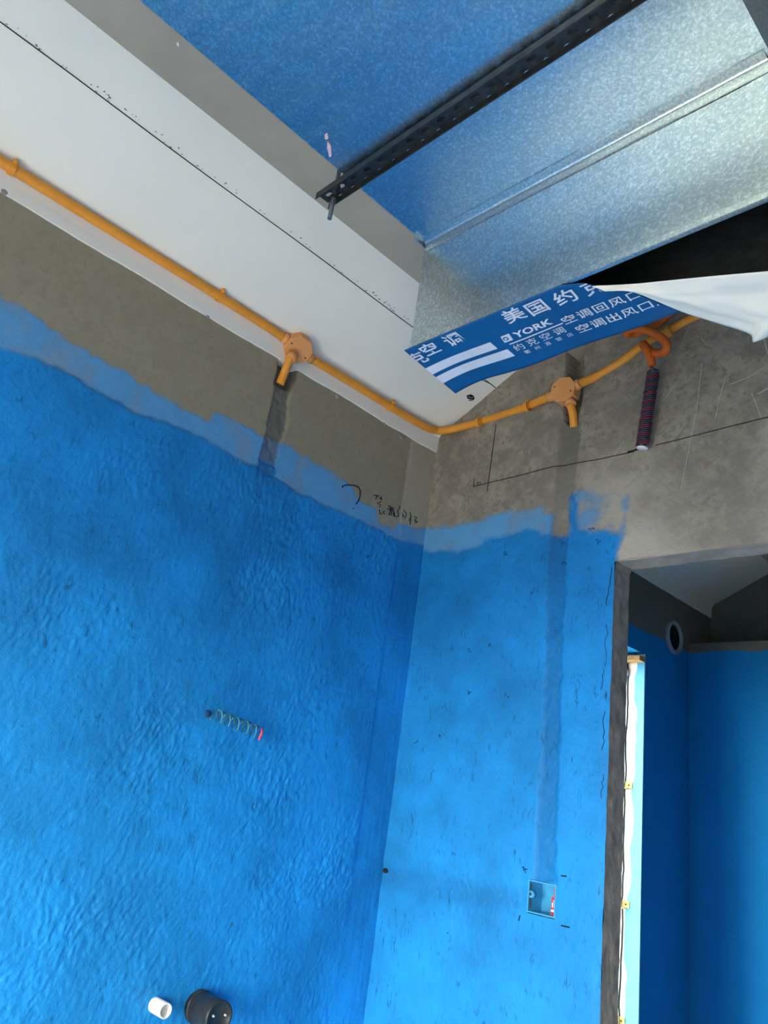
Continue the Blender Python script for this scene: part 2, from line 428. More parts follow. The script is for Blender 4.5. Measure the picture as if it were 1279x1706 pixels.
def r_attr(U, V):
    A = np.zeros(U.shape + (4,))
    ch = mask(U, V, R_chase, .004, .002, 21); run = mask(U, V, R_run, .005, .005, 22)
    coat = mask(U, V, R_thin, .006, .003, 23); hv = mask(U, V, R_heavy, .006, .003, 24); sm = mask(U, V, R_smear, .008, .005, 25)
    fade = np.clip(.55 + .5 * fbm(U, V, 25, 3, 26) - .9 * np.clip((U + 1.04) / .12, 0, 1), 0, .8)
    A[..., 0] = np.where(sm > .01, np.maximum(coat * (1 - sm) + sm * fade, hv), coat * (1 - .3 * (1 - hv) * np.clip(fbm(U, V, 20, 3, 27), 0, 1)))
    rt = ((U > XJ2 - .004) & (V < 2.24 + .02 * fbm(U, V, 8, 3, 40))) * 1.0; rb = ((U > XJ2 - .004) & (V < 2.29 + .02 * fbm(U, V, 8, 3, 43))) * 1.0
    A[..., 0] = np.maximum(A[..., 0], rb); hv = np.maximum(hv, rt)
    A[..., 1] = hv; A[..., 2] = np.maximum(ch, run * .6)
    A[..., 3] = np.clip(.6 + .6 * fbm(U, V, 4, 3, 28), 0.1, .95) * np.clip((U + 1.25) / .3, 0.15, 1) * (1 - A[..., 0]) * np.clip((2.50 - V) / .12, 0, 1) + .55 * np.clip((2.27 - V) / .12, 0, 1) * (U > -1.0) * (1 - A[..., 0]) * np.clip(.6 + fbm(U, V, 9, 3, 29), .2, 1)
    return A
def r_disp(U, V, A):
    ch = A[..., 2]; hv = A[..., 1]
    gap = mask(U, V, R_gap, .002, .001, 31)
    patchy = np.clip(.2 + fbm(U, V, 6, 3, 36), 0, 1)
    d = .0013 * fbm(U, V, 9, 4, 34) + .0006 * strokes(U, V, 1.2, 35) + .0010 * patchy * strokes(U, V, 2.3, 37, 40, 110)
    d = d + .002 * A[..., 0]
    d = d - ch * .0045 + ch * .0014 * fbm(U, V, 50, 3, 38) - gap * .072
    edge = np.clip((U - (XJ - .022)) / .02, 0, 1) * (V < ZJ)
    d = d - edge * .0015 * (1 + fbm(U, V, 30, 2, 39))
    return d
place_r = lambda u, v, d: (u, D - d, v + 0 * d)
def r_cut(u, v):
    return ((u > XJ) & (u < XJ2) & (v < ZJ)) | ((u > BX0) & (u < BX1) & (v > BZ0) & (v < BZ1))
wr, GR = wall_grid('wall_right', place_r, -1.645, XR + .05, .72, 2.86, .0034, r_disp, r_attr, r_cut, 'plaster_right',
    [(X - .2, BX0 - .002, D + .045, DB, 0, 2.95), (BX1 + .002, XJ - .004, D + .045, DB, 0, 2.95), (BX0 - .002, BX1 + .002, D + .045, DB, 0, BZ0 - .002),
     (BX0 - .002, BX1 + .002, D + .045, DB, BZ1 + .002, 2.57), (BX0 - .002, BX1 + .002, D + .078, DB, 2.56, 2.95), (BX0 - .002, BX1 + .002, D + .058, DB, BZ0 - .01, BZ1 + .01),
     (XJ - .004, XJ2, D + .045, DB, ZJ + .003, 2.95), (XJ2 + .004, XR + .1, D + .045, DB, 0, 2.95),
     (XJ2 + .004, XR + .1, D, D + .045, 0, .725, 1.0), (X - .05, XJ - .004, D, D + .045, 0, .725, 1.0)])
struct(wr, 'wall with the doorway: blue coating under rough grey render')
def strip_grid(name, fn, nu, nv, mat, parent=None):
    V = [tuple(fn(i / nu, j / nv)) for i in range(nu + 1) for j in range(nv + 1)]
    Fc = [(i * (nv + 1) + j, (i + 1) * (nv + 1) + j, (i + 1) * (nv + 1) + j + 1, i * (nv + 1) + j + 1) for i in range(nu) for j in range(nv)]
    me = bpy.data.meshes.new(name); me.from_pydata(V, [], Fc)
    for p in me.polygons: p.use_smooth = True
    return link(name, me, mat, parent)
f1 = lambda a, b, s, k: float(fbm(np.array(a), np.array(b), s, 3, k))
trim = struct(strip_grid('trim_1', lambda a, b: (XJ + .0015 * f1(a * 2.2, b * .08, 40, 70) + (.004 if a > .995 else 0),
      D - .003 + b * (DB - D + .004), .0 + a * (ZJ + .004)), 420, 18, 'jamb_render'), 'rough brown-grey rendered jamb of the doorway')
struct(strip_grid('trim_3', lambda a, b: (XJ2 + .0015 * f1(a * 2.2, b * .08, 40, 72), D - .003 + b * (DB - D + .004), a * (ZJ + .004)), 120, 6, 'jamb_render'), 'rough rendered right jamb of the doorway')
trim2 = struct(strip_grid('trim_2', lambda a, b: (XJ - .004 + a * (XJ2 - XJ + .008), D - .002 + b * (DB - D + .004),
      ZJ + .002 * f1(a * .85, b * .08, 35, 71)), 170, 18, 'lintel_render'), 'grey rendered underside of the doorway lintel')

# ------------------------------------------------------------------ ceiling
def slope_z(x): return ZS + TS * (x - X)
def make_slope():
    prof = [(X - .03, ZW + .001), (X + .0055, ZW), (X + .0065, ZW + .03), (X + .009, ZS - .004), (X + .022, slope_z(X + .022) + .001)]
    n = 10
    for k in range(1, n + 1):
        x = X + .022 + (XF - X - .022) * k / n; prof.append((x, slope_z(x)))
    prof += [(XF, ZF + .10), (X - .03, ZF + .10)]
    ys = list(np.linspace(YB - .1, 3.95, 260))
    V = []; Fc = []; n = len(prof)
    for y in ys:
        for k, (x, z) in enumerate(prof):
            w = 0.0
            if k in (0, 1): w = .0022 * float(fbm(np.array(y), np.array(.3), 14, 3, 80))
            elif 2 <= k < n - 2: w = .0008 * float(fbm(np.array(y), np.array(x), 4, 2, 81))
            V.append((x, y, z + w))
    for i in range(len(ys) - 1):
        for k in range(n):
            a = i * n + k; b = i * n + (k + 1) % n; Fc.append((a, b, b + n, a + n))
    me = bpy.data.meshes.new('ceiling_slope'); me.from_pydata(V, [], Fc)
    bm = bmesh.new(); bm.from_mesh(me); bmesh.ops.recalc_face_normals(bm, faces=bm.faces); bm.to_mesh(me); bm.free()
    return link('ceiling_slope', me, 'white_putty')
cs = struct(make_slope(), 'white plastered sloping ceiling rising from the left wall')
struct(box('ceiling', XF - .002, XR + .1, YB - .1, 3.95, ZF - .002, ZF + .1, 'slab_concrete'), 'bare grey concrete slab ceiling above the duct')
NS = (TS, 0, -1)
def slope_pt(x, y, d=.0012): return (x, y, slope_z(x) - d)
xl = -1.391
ribbon('ink_line', [([slope_pt(xl + .0009 * math.sin(y * 9), y) for y in np.linspace(YB, 1.676, 60)], .0021)], NS, 'ink', cs)
random.seed(4)
smud = []
for k in range(90):
    y = random.uniform(-.1, 1.25); x = xl + random.uniform(.002, .012); l = random.uniform(.0008, .0045)
    smud.append(([slope_pt(x, y), slope_pt(x + random.uniform(-.001, .002), y + l)], random.uniform(.0006, .0014)))
ribbon('ink_smudge', smud, NS, 'ink', cs)
spl = []
c0 = SLOPE(783, 662)
for k in range(34):
    a = random.uniform(0, 6.28); r = random.uniform(.001, .011); b = a + random.uniform(.6, 2)
    p = [slope_pt(c0[0] + r * math.cos(t), c0[1] + 1.5 * r * math.sin(t)) for t in (a, (a + b) / 2, b)]
    spl.append((p, .0016))
q0, q1 = SLOPE(793, 628), SLOPE(819, 640)
spl.append(([slope_pt(q0[0], q0[1]), slope_pt(q1[0], q1[1])], .0018))
ribbon('ink_splotch', spl, NS, 'ink', cs)
# crumbs of filler along the lower edge of the slope
for k, (px, py, s) in enumerate([(346, 528, .006), (562, 661, .009), (668, 728, .010), (8, 320, .007), (640, 706, .005)]):
    p = LW(px, py, .004); bm = bmesh.new(); bmesh.ops.create_icosphere(bm, subdivisions=2, radius=s)
    for v in bm.verts: v.co = Vector((v.co.x * .35, v.co.y, v.co.z * .8)) * (1 + .5 * f1(v.co.y * 30 + k, v.co.z * 30, 1, 82)) + Vector(p)
    from_bm('filler_lump', bm, 'lintel_render', cs, True)

# ------------------------------------------------------------------ rest of the shell
struct(box('floor', X - .2, XR + .1, YB - .1, DB, -.1, 0, 'floor_cement'), 'bare cement floor')
XH = 2.6  # hall lengthened out of view to keep its bounced light low
struct(box('floor_hall', X - .2, XH + .1, DB, 3.95, -.1, 0, 'floor_dark'), 'cement floor beyond the doorway, darkened to dim the hall')
struct(box('ceiling_hall', XR + .1, XH + .1, DB, 3.95, ZF - .002, ZF + .1, 'slab_concrete'))
struct(box('wall_hall_near', XR + .1, XH + .1, D, DB, 0, 2.95, 'blue_wall_hall'))
w = WIN
struct(boxes('wall_back', [(X - .2, w['x0'], YB - .15, YB, 0, 2.95), (w['x1'], XR + .1, YB - .15, YB, 0, 2.95),
      (w['x0'], w['x1'], YB - .15, YB, 0, w['z0']), (w['x0'], w['x1'], YB - .15, YB, w['z1'], 2.95)], 'blue_wall'), 'blue coated wall with a window opening')
v = WSD
struct(boxes('wall_side', [(XR, XR + .1, YB, v['y0'], 0, 2.95), (XR, XR + .1, v['y1'], DB, 0, 2.95), (XR, XR + .1, v['y0'], v['y1'], 0, v['z0']),
      (XR, XR + .1, v['y0'], v['y1'], v['z1'], 2.95)], 'blue_wall'), 'blue coated side wall with an opening added for light')
struct(box('ground', -40, 40, -40, 40, -3.2, -3.0, 'ground_outside'), 'ground added far below the windows to cut light from below')  # unseen ground, put in to darken the light from below
# hall beyond the doorway
WY0, WY1, WZ0, WZ1 = 2.76, 3.16, .30, 2.27
VY, VZ = 3.42, 2.41; q = .095
XO = X - .19
hl = boxes('wall_hall_left', [(XO, X, DB, WY0, 0, ZW), (XO, X, WY0, WY1, 0, WZ0), (XO, X, WY0, WY1, WZ1, ZW), (XO, X, WY1, VY - q, 0, ZW),
      (XO, X, VY - q, VY + q, 0, VZ - q), (XO, X, VY - q, VY + q, VZ + q, ZW), (XO, X, VY + q, 3.95, 0, ZW),
      (XO - .02, X - .18, VY - q, VY + q, VZ - q, VZ + q)], 'blue_wall_hall')
struct(hl, 'left wall of the room beyond the doorway')
def hole_plate():
    bm = bmesh.new(); n = 32; R = .078
    for i in range(n):
        pass
    outer = []; inner = []
    for i in range(n):
        a = 2 * math.pi * i / n; c, s = math.cos(a), math.sin(a); k = q / max(abs(c), abs(s))
        outer.append(bm.verts.new((X, VY + c * k, VZ + s * k))); inner.append(bm.verts.new((X, VY + c * R, VZ + s * R)))
    for i in range(n): bm.faces.new((outer[i], outer[(i + 1) % n], inner[(i + 1) % n], inner[i]))
    o = from_bm('hole_surround', bm, 'blue_wall_hall', hl); return o
hole_plate()
struct(boxes('wall_hall_end', [(X - .05, XH + .1, YE, YE + .3, 0, 2.42), (X - .05, XH + .1, 3.84, 3.95, 2.4, 2.95)], 'blue_wall_hall'), 'end wall of the room beyond the doorway')
struct(box('wall_hall_side', XH, XH + .1, DB, 3.95, 0, 2.95, 'blue_wall_hall'))

# ------------------------------------------------------------------ window of the room beyond
win = struct(thing('window_1', 'white window frame fixed in the bright reveal beyond the doorway', 'window', (X - .1, 2.58, WZ0)))
del win['category']
XFm = X - .098
box('window_frame', XFm - .05, XFm, WY1 - .045, WY1 - .004, WZ0, WZ1, 'frame_white', win, .003)
box('window_frame', XFm - .05, XFm, WY0 + .004, WY0 + .045, WZ0, WZ1, 'frame_white', win, .003)
box('window_frame', XFm - .05, XFm, WY0 + .045, WY1 - .045, WZ1 - .05, WZ1 - .006, 'frame_white', win, .003)
box('window_frame', XFm - .05, XFm, WY0 + .045, WY1 - .045, WZ0 + .004, WZ0 + .045, 'frame_white', win, .003)
# reveal plaster with ragged blue coat
def reveal():
    box('reveal_plaster', XO + .002, X - .0005, WY1 - .005, WY1 + .001, WZ0, WZ1, 'white_reveal', win)
    bm = bmesh.new(); zs = np.linspace(WZ0 + .001, WZ1 - .02, 160); a = []; b = []
    for z in zs:
        e = X - .040 - .022 * max(0, min(1, (1.62 - z) / .5)) - .012 * float(fbm(np.array(z), np.array(.5), 9, 4, 90))
        e = max(e, X - .066)
        a.append((bm.verts.new((X - .0003, WY1 - .0065, z)), bm.verts.new((e, WY1 - .0065, z)), bm.verts.new((e, WY1 - .0045, z))))
    for p, r in zip(a, a[1:]):
        bm.faces.new((p[0], p[1], r[1], r[0])); bm.faces.new((p[1], p[2], r[2], r[1]))
    from_bm('coat_patch', bm, 'coat_cyan', win)
    # dark open joint between frame and plaster
    pts = [(XFm + .020 + .004 * float(fbm(np.array(z), np.array(.2), 14, 3, 91)), WY1 - .0075, z) for z in np.linspace(WZ0, WZ1 - .04, 90)]
    tube('joint_gap', pts, .0026, 'ink', win, 6)
reveal()
adopt(win)
for k, (px, py) in enumerate([(1045, 1308), (1040, 1506), (1032, 1700)]):
    p = hit(px, py, 1, WY1 - .008); s = thing('fixing_strap', ['zinc fixing strap highest on the bright window reveal beyond the doorway',
        'zinc fixing strap in the middle of the bright window reveal', 'zinc fixing strap lowest on the bright window reveal, at the picture edge'][k], 'bracket', tuple(p), 'window fixing straps')
    box('plate', p[0] - .012, p[0] + .022, WY1 - .0095, WY1 - .0068, p[2] - .014, p[2] + .014, 'strap_zinc', s, .0008)
    box('tab', p[0] - .012, p[0] + .010, WY1 - .034, WY1 - .0085, p[2] - .016, p[2] - .013, 'strap_zinc', s, .0008)
    lathe('screw', [(0, .0028), (.003, .0025), (.0036, 0)], frame_mat((p[0] + .006, WY1 - .0095, p[2]), (0, -1, 0)), 'steel_dark', s, 10)
    adopt(s)
pb = hit(1055, 1098, 1, WY1 - .03)
tag(box('timber_batten', XFm - .02, X + .004, WY1 - .06, WY1 - .006, 2.232, 2.254, 'pine', None, .002), 'short pale timber batten across the top of the bright reveal', 'batten')
bm = bmesh.new(); bmesh.ops.create_icosphere(bm, subdivisions=3, radius=.03)
for v in bm.verts: v.co = Vector((v.co.x * 1.0, v.co.y * .5, v.co.z * 1.35)) * (1 + .25 * f1(v.co.x * 40, v.co.z * 40, 1, 95)) + Vector((X - .10, WY1 - .018, 2.19))
tag(from_bm('sealing_foam', bm, 'white_reveal', None, True), 'blob of white sealing foam under the timber batten', 'foam')

# vent sleeve in the hall wall
v = thing('vent_sleeve', 'round grey pipe sleeve set in the dark wall beyond the doorway', 'pipe', (X, VY, VZ))
lathe('sleeve', [(.0605, -.03), (.0605, .012), (.062, .016), (.076, .016), (.0785, .013), (.0785, -.004), (.074, -.004), (.074, -.03)], frame_mat((X, VY, VZ), (1, 0, 0)), 'pvc_grey', v, 36)
lathe('sleeve_bore', [(.0604, .004), (.0604, -.168), (0, -.168)], frame_mat((X, VY, VZ), (1, 0, 0)), 'pvc_black', v, 36)  # darkness inside the bore put into its black colour
adopt(v)

# ------------------------------------------------------------------ ink and scratches on the walls
def dense(pts, n=6):
    out = []
    for a, b in zip(pts, pts[1:]):
        for k in range(n): out.append((a[0] + (b[0] - a[0]) * k / n, a[1] + (b[1] - a[1]) * k / n))
    out.append(pts[-1]); return out
def on_l(pts, lift=.001): return [on_grid(GL, LW(*p), 0, lift) for p in pts]
def on_r(pts, lift=.001): return [on_grid(GR, RW(*p), 1, lift) for p in pts]
zo = lambda *pp: [(540 + a * .1564, 780 + b * .1564) for a, b in pp]
sc = [zo((190, 212), (194, 192), (240, 178), (310, 182), (360, 200), (382, 240), (378, 300), (360, 350), (335, 385)), zo((305, 428), (312, 434)),
      zo((525, 290), (578, 296)), zo((562, 290), (545, 332)), zo((600, 295), (606, 345)), zo((583, 322), (612, 326)),
      zo((602, 360), (560, 375), (598, 392), (584, 416)), zo((583, 440), (588, 490), (612, 488)), zo((642, 455), (618, 472), (642, 490)),
      zo((680, 400), (738, 432)), zo((668, 432), (732, 442)), zo((706, 420), (688, 502)), zo((700, 452), (737, 454), (735, 512)), zo((715, 455), (714, 505)),
      zo((742, 470), (746, 516), (785, 516), (780, 442)), zo((802, 400), (795, 442)), zo((824, 482), (830, 526), (842, 500)),
      zo((840, 450), (868, 490), (850, 540)), zo((905, 470), (917, 512), (895, 562)), zo((916, 540), (905, 602)),
      zo((950, 520), (982, 526), (955, 556), (990, 575), (962, 580))]
ribbon('handwriting', [(on_l(s), .0034 if k < 2 else .0027) for k, s in enumerate(sc)], (1, 0, 0), 'ink', wl)
ribbon('plaster_seam', [(on_l(dense([(681, 738), (672, 830), (668, 895)]), .0003), .0014)], (1, 0, 0), 'jamb_render', wl)
ln = [(on_r(dense([(788, 811), (862, 793), (925, 777), (1000, 765), (1056, 753)])), .0021), (on_r(dense([(1092, 742), (1150, 728), (1215, 711), (1300, 690)])), .0019),
      (on_r(dense([(826, 707), (819, 765), (812, 818)])), .0021), (on_r(dense([(790, 798), (789, 811)])), .002),
      (on_r([(798 + 2.6 * math.cos(a), 806 + 2.6 * math.sin(a)) for a in np.linspace(0, 6.28, 9)]), .002),
      (on_r([(1046, 754), (1054, 752), (1064, 748)]), .006), (on_r([(936, 1459), (945, 1460)]), .003), (on_r([(936, 1542), (950, 1545)]), .003),
      (on_r([(867, 1525), (865, 1534)]), .0025)]
ribbon('chalk_line', ln, (0, -1, 0), 'ink', wr)
sr = [[(1170, 605), (1160, 690), (1150, 740), (1135, 815)], [(1210, 625), (1200, 660), (1192, 697)], [(1252, 655), (1260, 675), (1268, 696)], [(1279, 647), (1262, 657)],
      [(1215, 641), (1250, 627), (1279, 608)], [(1125, 640), (1105, 668)], [(1040, 734), (1008, 784)], [(1168, 564), (1180, 578)], [(1145, 550), (1133, 580)], [(1272, 560), (1279, 590)]]
ribbon('scratch_mark', [(on_r(dense(s), .0006), .0024) for s in sr], (0, -1, 0), 'scratch', wr)
ck = []
for a, b in (((1022, 945), (1010, 1010)), ((1012, 1040), (1008, 1110)), ((1006, 1115), (1004, 1150)), ((1008, 1185), (1004, 1250)), ((1005, 1290), (1003, 1330))):
    n = 9; ck.append(([on_grid(GR, RW(a[0] + (b[0] - a[0]) * k / n + random.uniform(-2.2, 2.2), a[1] + (b[1] - a[1]) * k / n), 1, .0004) for k in range(n + 1)], random.uniform(.0008, .0016)))
ribbon('edge_crack', ck, (0, -1, 0), 'pit_dark', wr)
pk = []
for px, py, l in ((938, 935, 8), (935, 902, 7), (842, 922, 5), (843, 1158, 6), (781, 1083, 4), (782, 1153, 7), (735, 1225, 5), (816, 1075, 4), (757, 1420, 4), (747, 1555, 3), (1000, 902, 8), (985, 882, 6), (878, 1448, 7), (873, 1445, 6), (695, 1235, 5)):
    for k in range(4):
        x = px + random.uniform(-3, 3); y = py + random.uniform(-3, 3); a = random.uniform(0, 3.1)
        pk.append((on_r([(x, y), (x + l * .6 * math.cos(a), y + l * .6 * math.sin(a))], .0003), .0016))
ribbon('pit_mark', pk, (0, -1, 0), 'pit_dark', wr)
p = RW(640, 1450)
bm = bmesh.new(); bmesh.ops.create_icosphere(bm, subdivisions=2, radius=.008)
for v_ in bm.verts: v_.co = Vector((v_.co.x * 1.3, v_.co.y * .5, v_.co.z * .8)) + Vector((X + .012, D - .001, p[2]))
from_bm('plug_hole', bm, 'ink', wr, True)

# ------------------------------------------------------------------ switch back box
s = thing('switch_back_box', 'small blue flush switch box sunk in the blue wall beside the doorway', 'switch box', ((BX0 + BX1) / 2, D, BZ0))
bm = bmesh.new(); dp = .052; tk = .003
x0, x1, z0, z1 = BX0 + .0005, BX1 - .0005, BZ0 + .0005, BZ1 - .0005
add_box(bm, x0, x0 + tk, D - .003, D + dp, z0, z1); add_box(bm, x1 - tk, x1, D - .003, D + dp, z0, z1)
add_box(bm, x0 + tk, x1 - tk, D - .003, D + dp, z0, z0 + tk); add_box(bm, x0 + tk, x1 - tk, D - .003, D + dp, z1 - tk, z1)
add_box(bm, x0, x1, D + dp, D + dp + tk, z0, z1)
from_bm('box_shell', bm, 'cyan_box', s)
zc = (BZ0 + BZ1) / 2
lathe('screw_lug', [(.0, -.001), (.008, -.001), (.008, .012), (0, .012)], frame_mat((BX0 + .008, D + .01, zc + .004), (0, -1, 0)), 'coat_cyan', s, 16)
lathe('lug_hole', [(0, .0008), (.0032, .0006), (.0034, -.002)], frame_mat((BX0 + .008, D - .002, zc + .004), (0, -1, 0)), 'pvc_black', s, 12)
ribbon('lug_arm', [([(BX0 + .008, D - .001, zc + .008), (BX0 + .0075, D - .001, BZ1 - .008)], .004), ([(BX0 + .007, D - .001, zc), (BX0 + .009, D - .001, BZ0 + .010)], .004)], (0, -1, 0), 'pvc_black', s)
st = box('sticker', BX1 - .022, BX1 - .0035, D + .0135, D + .0145, BZ0 + .004, BZ1 - .028, 'sticker_red', s)
box('sticker', BX1 - .010, BX1 - .0035, D + .004, D + .005, BZ1 - .028, BZ1 - .006, 'sticker_red', s)
box('sticker_print', BX1 - .021, BX1 - .0045, D + .0125, D + .0136, BZ0 + .011, BZ0 + .016, 'print_white', st)
for dx in (-.0195, -.0145, -.0095): box('sticker_print', BX1 + dx, BX1 + dx + .003, D + .0125, D + .0136, BZ0 + .020, BZ0 + .034, 'print_white', st)
box('sticker_print', BX1 - .0195, BX1 - .0065, D + .0125, D + .0136, BZ0 + .031, BZ0 + .035, 'print_white', st)
adopt(s)

# ------------------------------------------------------------------ air duct
duct = thing('air_duct', 'galvanised sheet metal air duct with a deeper outlet box, under the ceiling', 'air duct', ((XD0 + XD1) / 2, 0, HD))
duct_top = HD + .2
def dent(x, y): return .0007 * f1(x, y, 3.2, 100) + .0001 * f1(x, y, 14, 101)
yd0 = YB + .004
strip_grid('duct_bottom', lambda a, b: (XD0 + a * (XD1 - XD0), yd0 + b * (YP0 - yd0), HD + dent(XD0 + a * (XD1 - XD0), yd0 + b * (YP0 - yd0)) * min(1, 12 * a, 12 * (1 - a), 40 * (1 - b))), 60, 180, 'galvanised', duct)
boxes('duct_side', [(XD0 - .0012, XD0, yd0, YP0, HD - .0005, duct_top), (XD1, XD1 + .0012, yd0, YP0, HD - .0005, duct_top), (XD0, XD1, yd0, YP0, duct_top - .0012, duct_top)], 'galvanised', duct)
strip_grid('outlet_box_face', lambda a, b: (XD0 + a * (XD1 - XD0), YP0 + dent(XD0 + a, 2 + b * .3) * min(1, 12 * a, 12 * (1 - a), 6 * b, 6 * (1 - b)), H + b * (HD - H)), 60, 24, 'galvanised', duct)
boxes('outlet_box', [(XD0 - .0012, XD0, YP0, YP1, H, duct_top), (XD1, XD1 + .0012, YP0, YP1, H, duct_top), (XD0, XD1, YP1 - .0012, YP1, H, duct_top), (XD0, XD1, YP0, YP1, duct_top - .0012, duct_top)], 'galvanised', duct)
boxes('inner_lining', [(XD0 + .001, XD0 + .012, YP0 + .008, YP1 - .002, H + .012, duct_top - .002), (XD1 - .012, XD1 - .001, YP0 + .008, YP1 - .002, H + .012, duct_top - .002),
      (XD0 + .012, XD1 - .012, YP1 - .014, YP1 - .002, H + .004, duct_top - .002), (XD0 + .012, XD1 - .012, YP0 + .004, YP0 + .012, H + .012, duct_top - .002),
      (XD0 + .012, XD1 - .012, YP0 + .012, YP1 - .014, duct_top - .014, duct_top - .002)], 'lining_black', duct)
bm = bmesh.new()
add_box(bm, XD0 - .001, XD1 + .001, YP0 - .005, YP0 + .003, H - .0015, H + .013, .0015)
from_bm('bottom_lip', bm, 'galvanised', duct)
# folded seam where duct and outlet box meet
def seam(a, b):
    x = XD0 + .004 + a * (XD1 - XD0 - .008)
    prof = [(-.020, -.0003), (-.016, -.0016), (-.008, -.0022), (-.003, -.003), (-.0022, -.007), (-.0020, -.022), (-.0004, -.025)]
    i = b * 6; k = min(int(i), 5); t = i - k; y = prof[k][0] * (1 - t) + prof[k + 1][0] * t; z = prof[k][1] * (1 - t) + prof[k + 1][1] * t
    w = .0005 * f1(x, b, 11, 103)
    return (x, YP0 + y + w * .6, HD + z + w)
strip_grid('folded_seam', seam, 90, 6, 'galvanised', duct)
# scuffed foil patch at the corner
def foil(a, b):
    x = XD0 - .0016 + .0; y = YP0 - .03 + a * .06; z = HD - .002 - b * .0
    ang = b * 2; return (XD0 - .002 + min(ang, 1) * .030, y, HD - .0042 + .0012 * f1(a * 3, b * 3, 3, 104) - .006 * (y > YP0 - .004))
box('foil_tape', XD0 - .0025, XD0 - .0008, YP0 - .03, YP0 + .03, HD - .012, HD + .02, 'galvanised', duct, .0006)
def fleck(pts, z=HD - .0012):
    bm = bmesh.new(); top = []; bot = []
    for px, py in pts:
        p = hit(px, py, 2, z); top.append(bm.verts.new((p[0], p[1], z + .002))); bot.append(bm.verts.new((p[0], p[1], z - .0012)))
    bm.faces.new(bot); n = len(pts)
    for i in range(n): bm.faces.new((top[i], top[(i + 1) % n], bot[(i + 1) % n], bot[i]))
    return from_bm('paint_fleck', bm, 'pink_fleck', duct)
fleck([(545, 236), (548, 238), (551, 242), (552, 250), (552, 260), (548, 261), (547, 252), (545, 246)]); fleck([(541, 225), (545, 223), (547, 229), (545, 232), (541, 231)])
fleck([(294, 72), (298, 70), (299, 76), (296, 77)])
adopt(duct)

# ------------------------------------------------------------------ trapeze hanger: slotted channel and threaded rods
def slotted_channel():
    xs0, xs1 = -1.010, -.16; yc = .647; zt = 2.566; wd = .030; fl = .015; tk = .002
    h = thing('slotted_channel', 'dark slotted steel channel carrying the underside of the duct', 'channel', ((xs0 + xs1) / 2, yc, zt))
    bm = bmesh.new(); cell = .034; n = int((xs1 - xs0) / cell); cell = (xs1 - xs0) / n
    ztop, zbot = zt, zt - tk
    for i in range(n):
        cx = xs0 + (i + .5) * cell; K = 16
        o = []; inn = []
        for k in range(K):
            a = 2 * math.pi * (k + .5) / K; c, s_ = math.cos(a), math.sin(a)
            m_ = min((cell / 2) / max(abs(c), 1e-6), (wd / 2) / max(abs(s_), 1e-6))
            o.append((cx + c * m_, yc + s_ * m_)); inn.append((cx + c * .0085, yc + s_ * .0045))
        ring = [[bm.verts.new((x, y, z)) for x, y in pts] for pts, z in ((o, ztop), (inn, ztop), (inn, zbot), (o, zbot))]
        for A, B in zip(ring, ring[1:]):
            for k in range(K): bm.faces.new((A[k], A[(k + 1) % K], B[(k + 1) % K], B[k]))
    from_bm('web', bm, 'steel_dark', h)
    for sgn in (-1, 1):
        y = yc + sgn * wd / 2
        box('flange', xs0, xs1, min(y, y + sgn * tk), max(y, y + sgn * tk), zt - fl, zt, 'steel_dark', h, .0005)
    adopt(h); return yc
yc = slotted_channel()
def rod(x, label):
    r = thing('threaded_rod', label, 'rod', (x, yc, ZF), 'threaded hanger rods')
    n = 150; zs = np.linspace(2.497, ZF - .003, n)
    tube('rod', [(x, yc, z) for z in zs], .0046, 'steel_rod', r, 10, True, lambda i, n: .86 if i % 2 else 1.0)
    for z in (2.547, 2.572): lathe('nut', [(0, 0), (.0085, 0), (.0085, .006), (0, .006)], frame_mat((x, yc, z - (.0 if z > 2.56 else .004)), (0, 0, 1)), 'steel_dark', r, 6, False)
    adopt(r)
rod(-.974, 'threaded steel rod hanging through the left end of the slotted channel')
rod(-.195, 'threaded steel rod at the right end of the slotted channel, beyond the duct')

# ------------------------------------------------------------------ printed film over the outlet
film = thing('printed_film', 'blue printed plastic film with white lettering, peeling off the duct outlet', 'plastic film', ((XD0 + XD1) / 2, YP0, H))
FR = [(.858, -.600), (.872, -.566), (.897, -.549), (.912, -.528), (.926, -.513), (.95, -.505), (.98, -.492), (1.018, -.474), (1.03, -.472)]
def fold_x(y):
    ys = [p[0] for p in FR]; return float(np.interp(y, ys, [p[1] for p in FR]))
YN, YF_ = .857, 1.020
def film_z(x, y):
    t = (y - YN) / (YF_ - YN); e = max(0, (-.86 - x) / .09)
    return H - .0035 - .010 * e * e * t - .0022 * (1 + math.sin(x * 26 + y * 9)) * t - .003 * t * max(0, math.sin((x + .95) * 7))
def left_x(y):
    t = (y - YN) / (YF_ - YN); return -.947 - .004 * t + .006 * (1 - t) ** 6 * 0
def blue(a, b):
    y = YN + b * (YF_ - YN); xl_ = left_x(y); x = xl_ + a * (fold_x(y) - xl_); return (x, y, film_z(x, y))
def sheet(name, fn, nu, nv, mat, parent, th=.0006):
    o = strip_grid(name, fn, nu, nv, mat, parent)
    md = o.modifiers.new('thickness', 'SOLIDIFY'); md.thickness = th; md.offset = 0; return o
fb = sheet('blue_sheet', blue, 80, 28, 'film_blue', film)
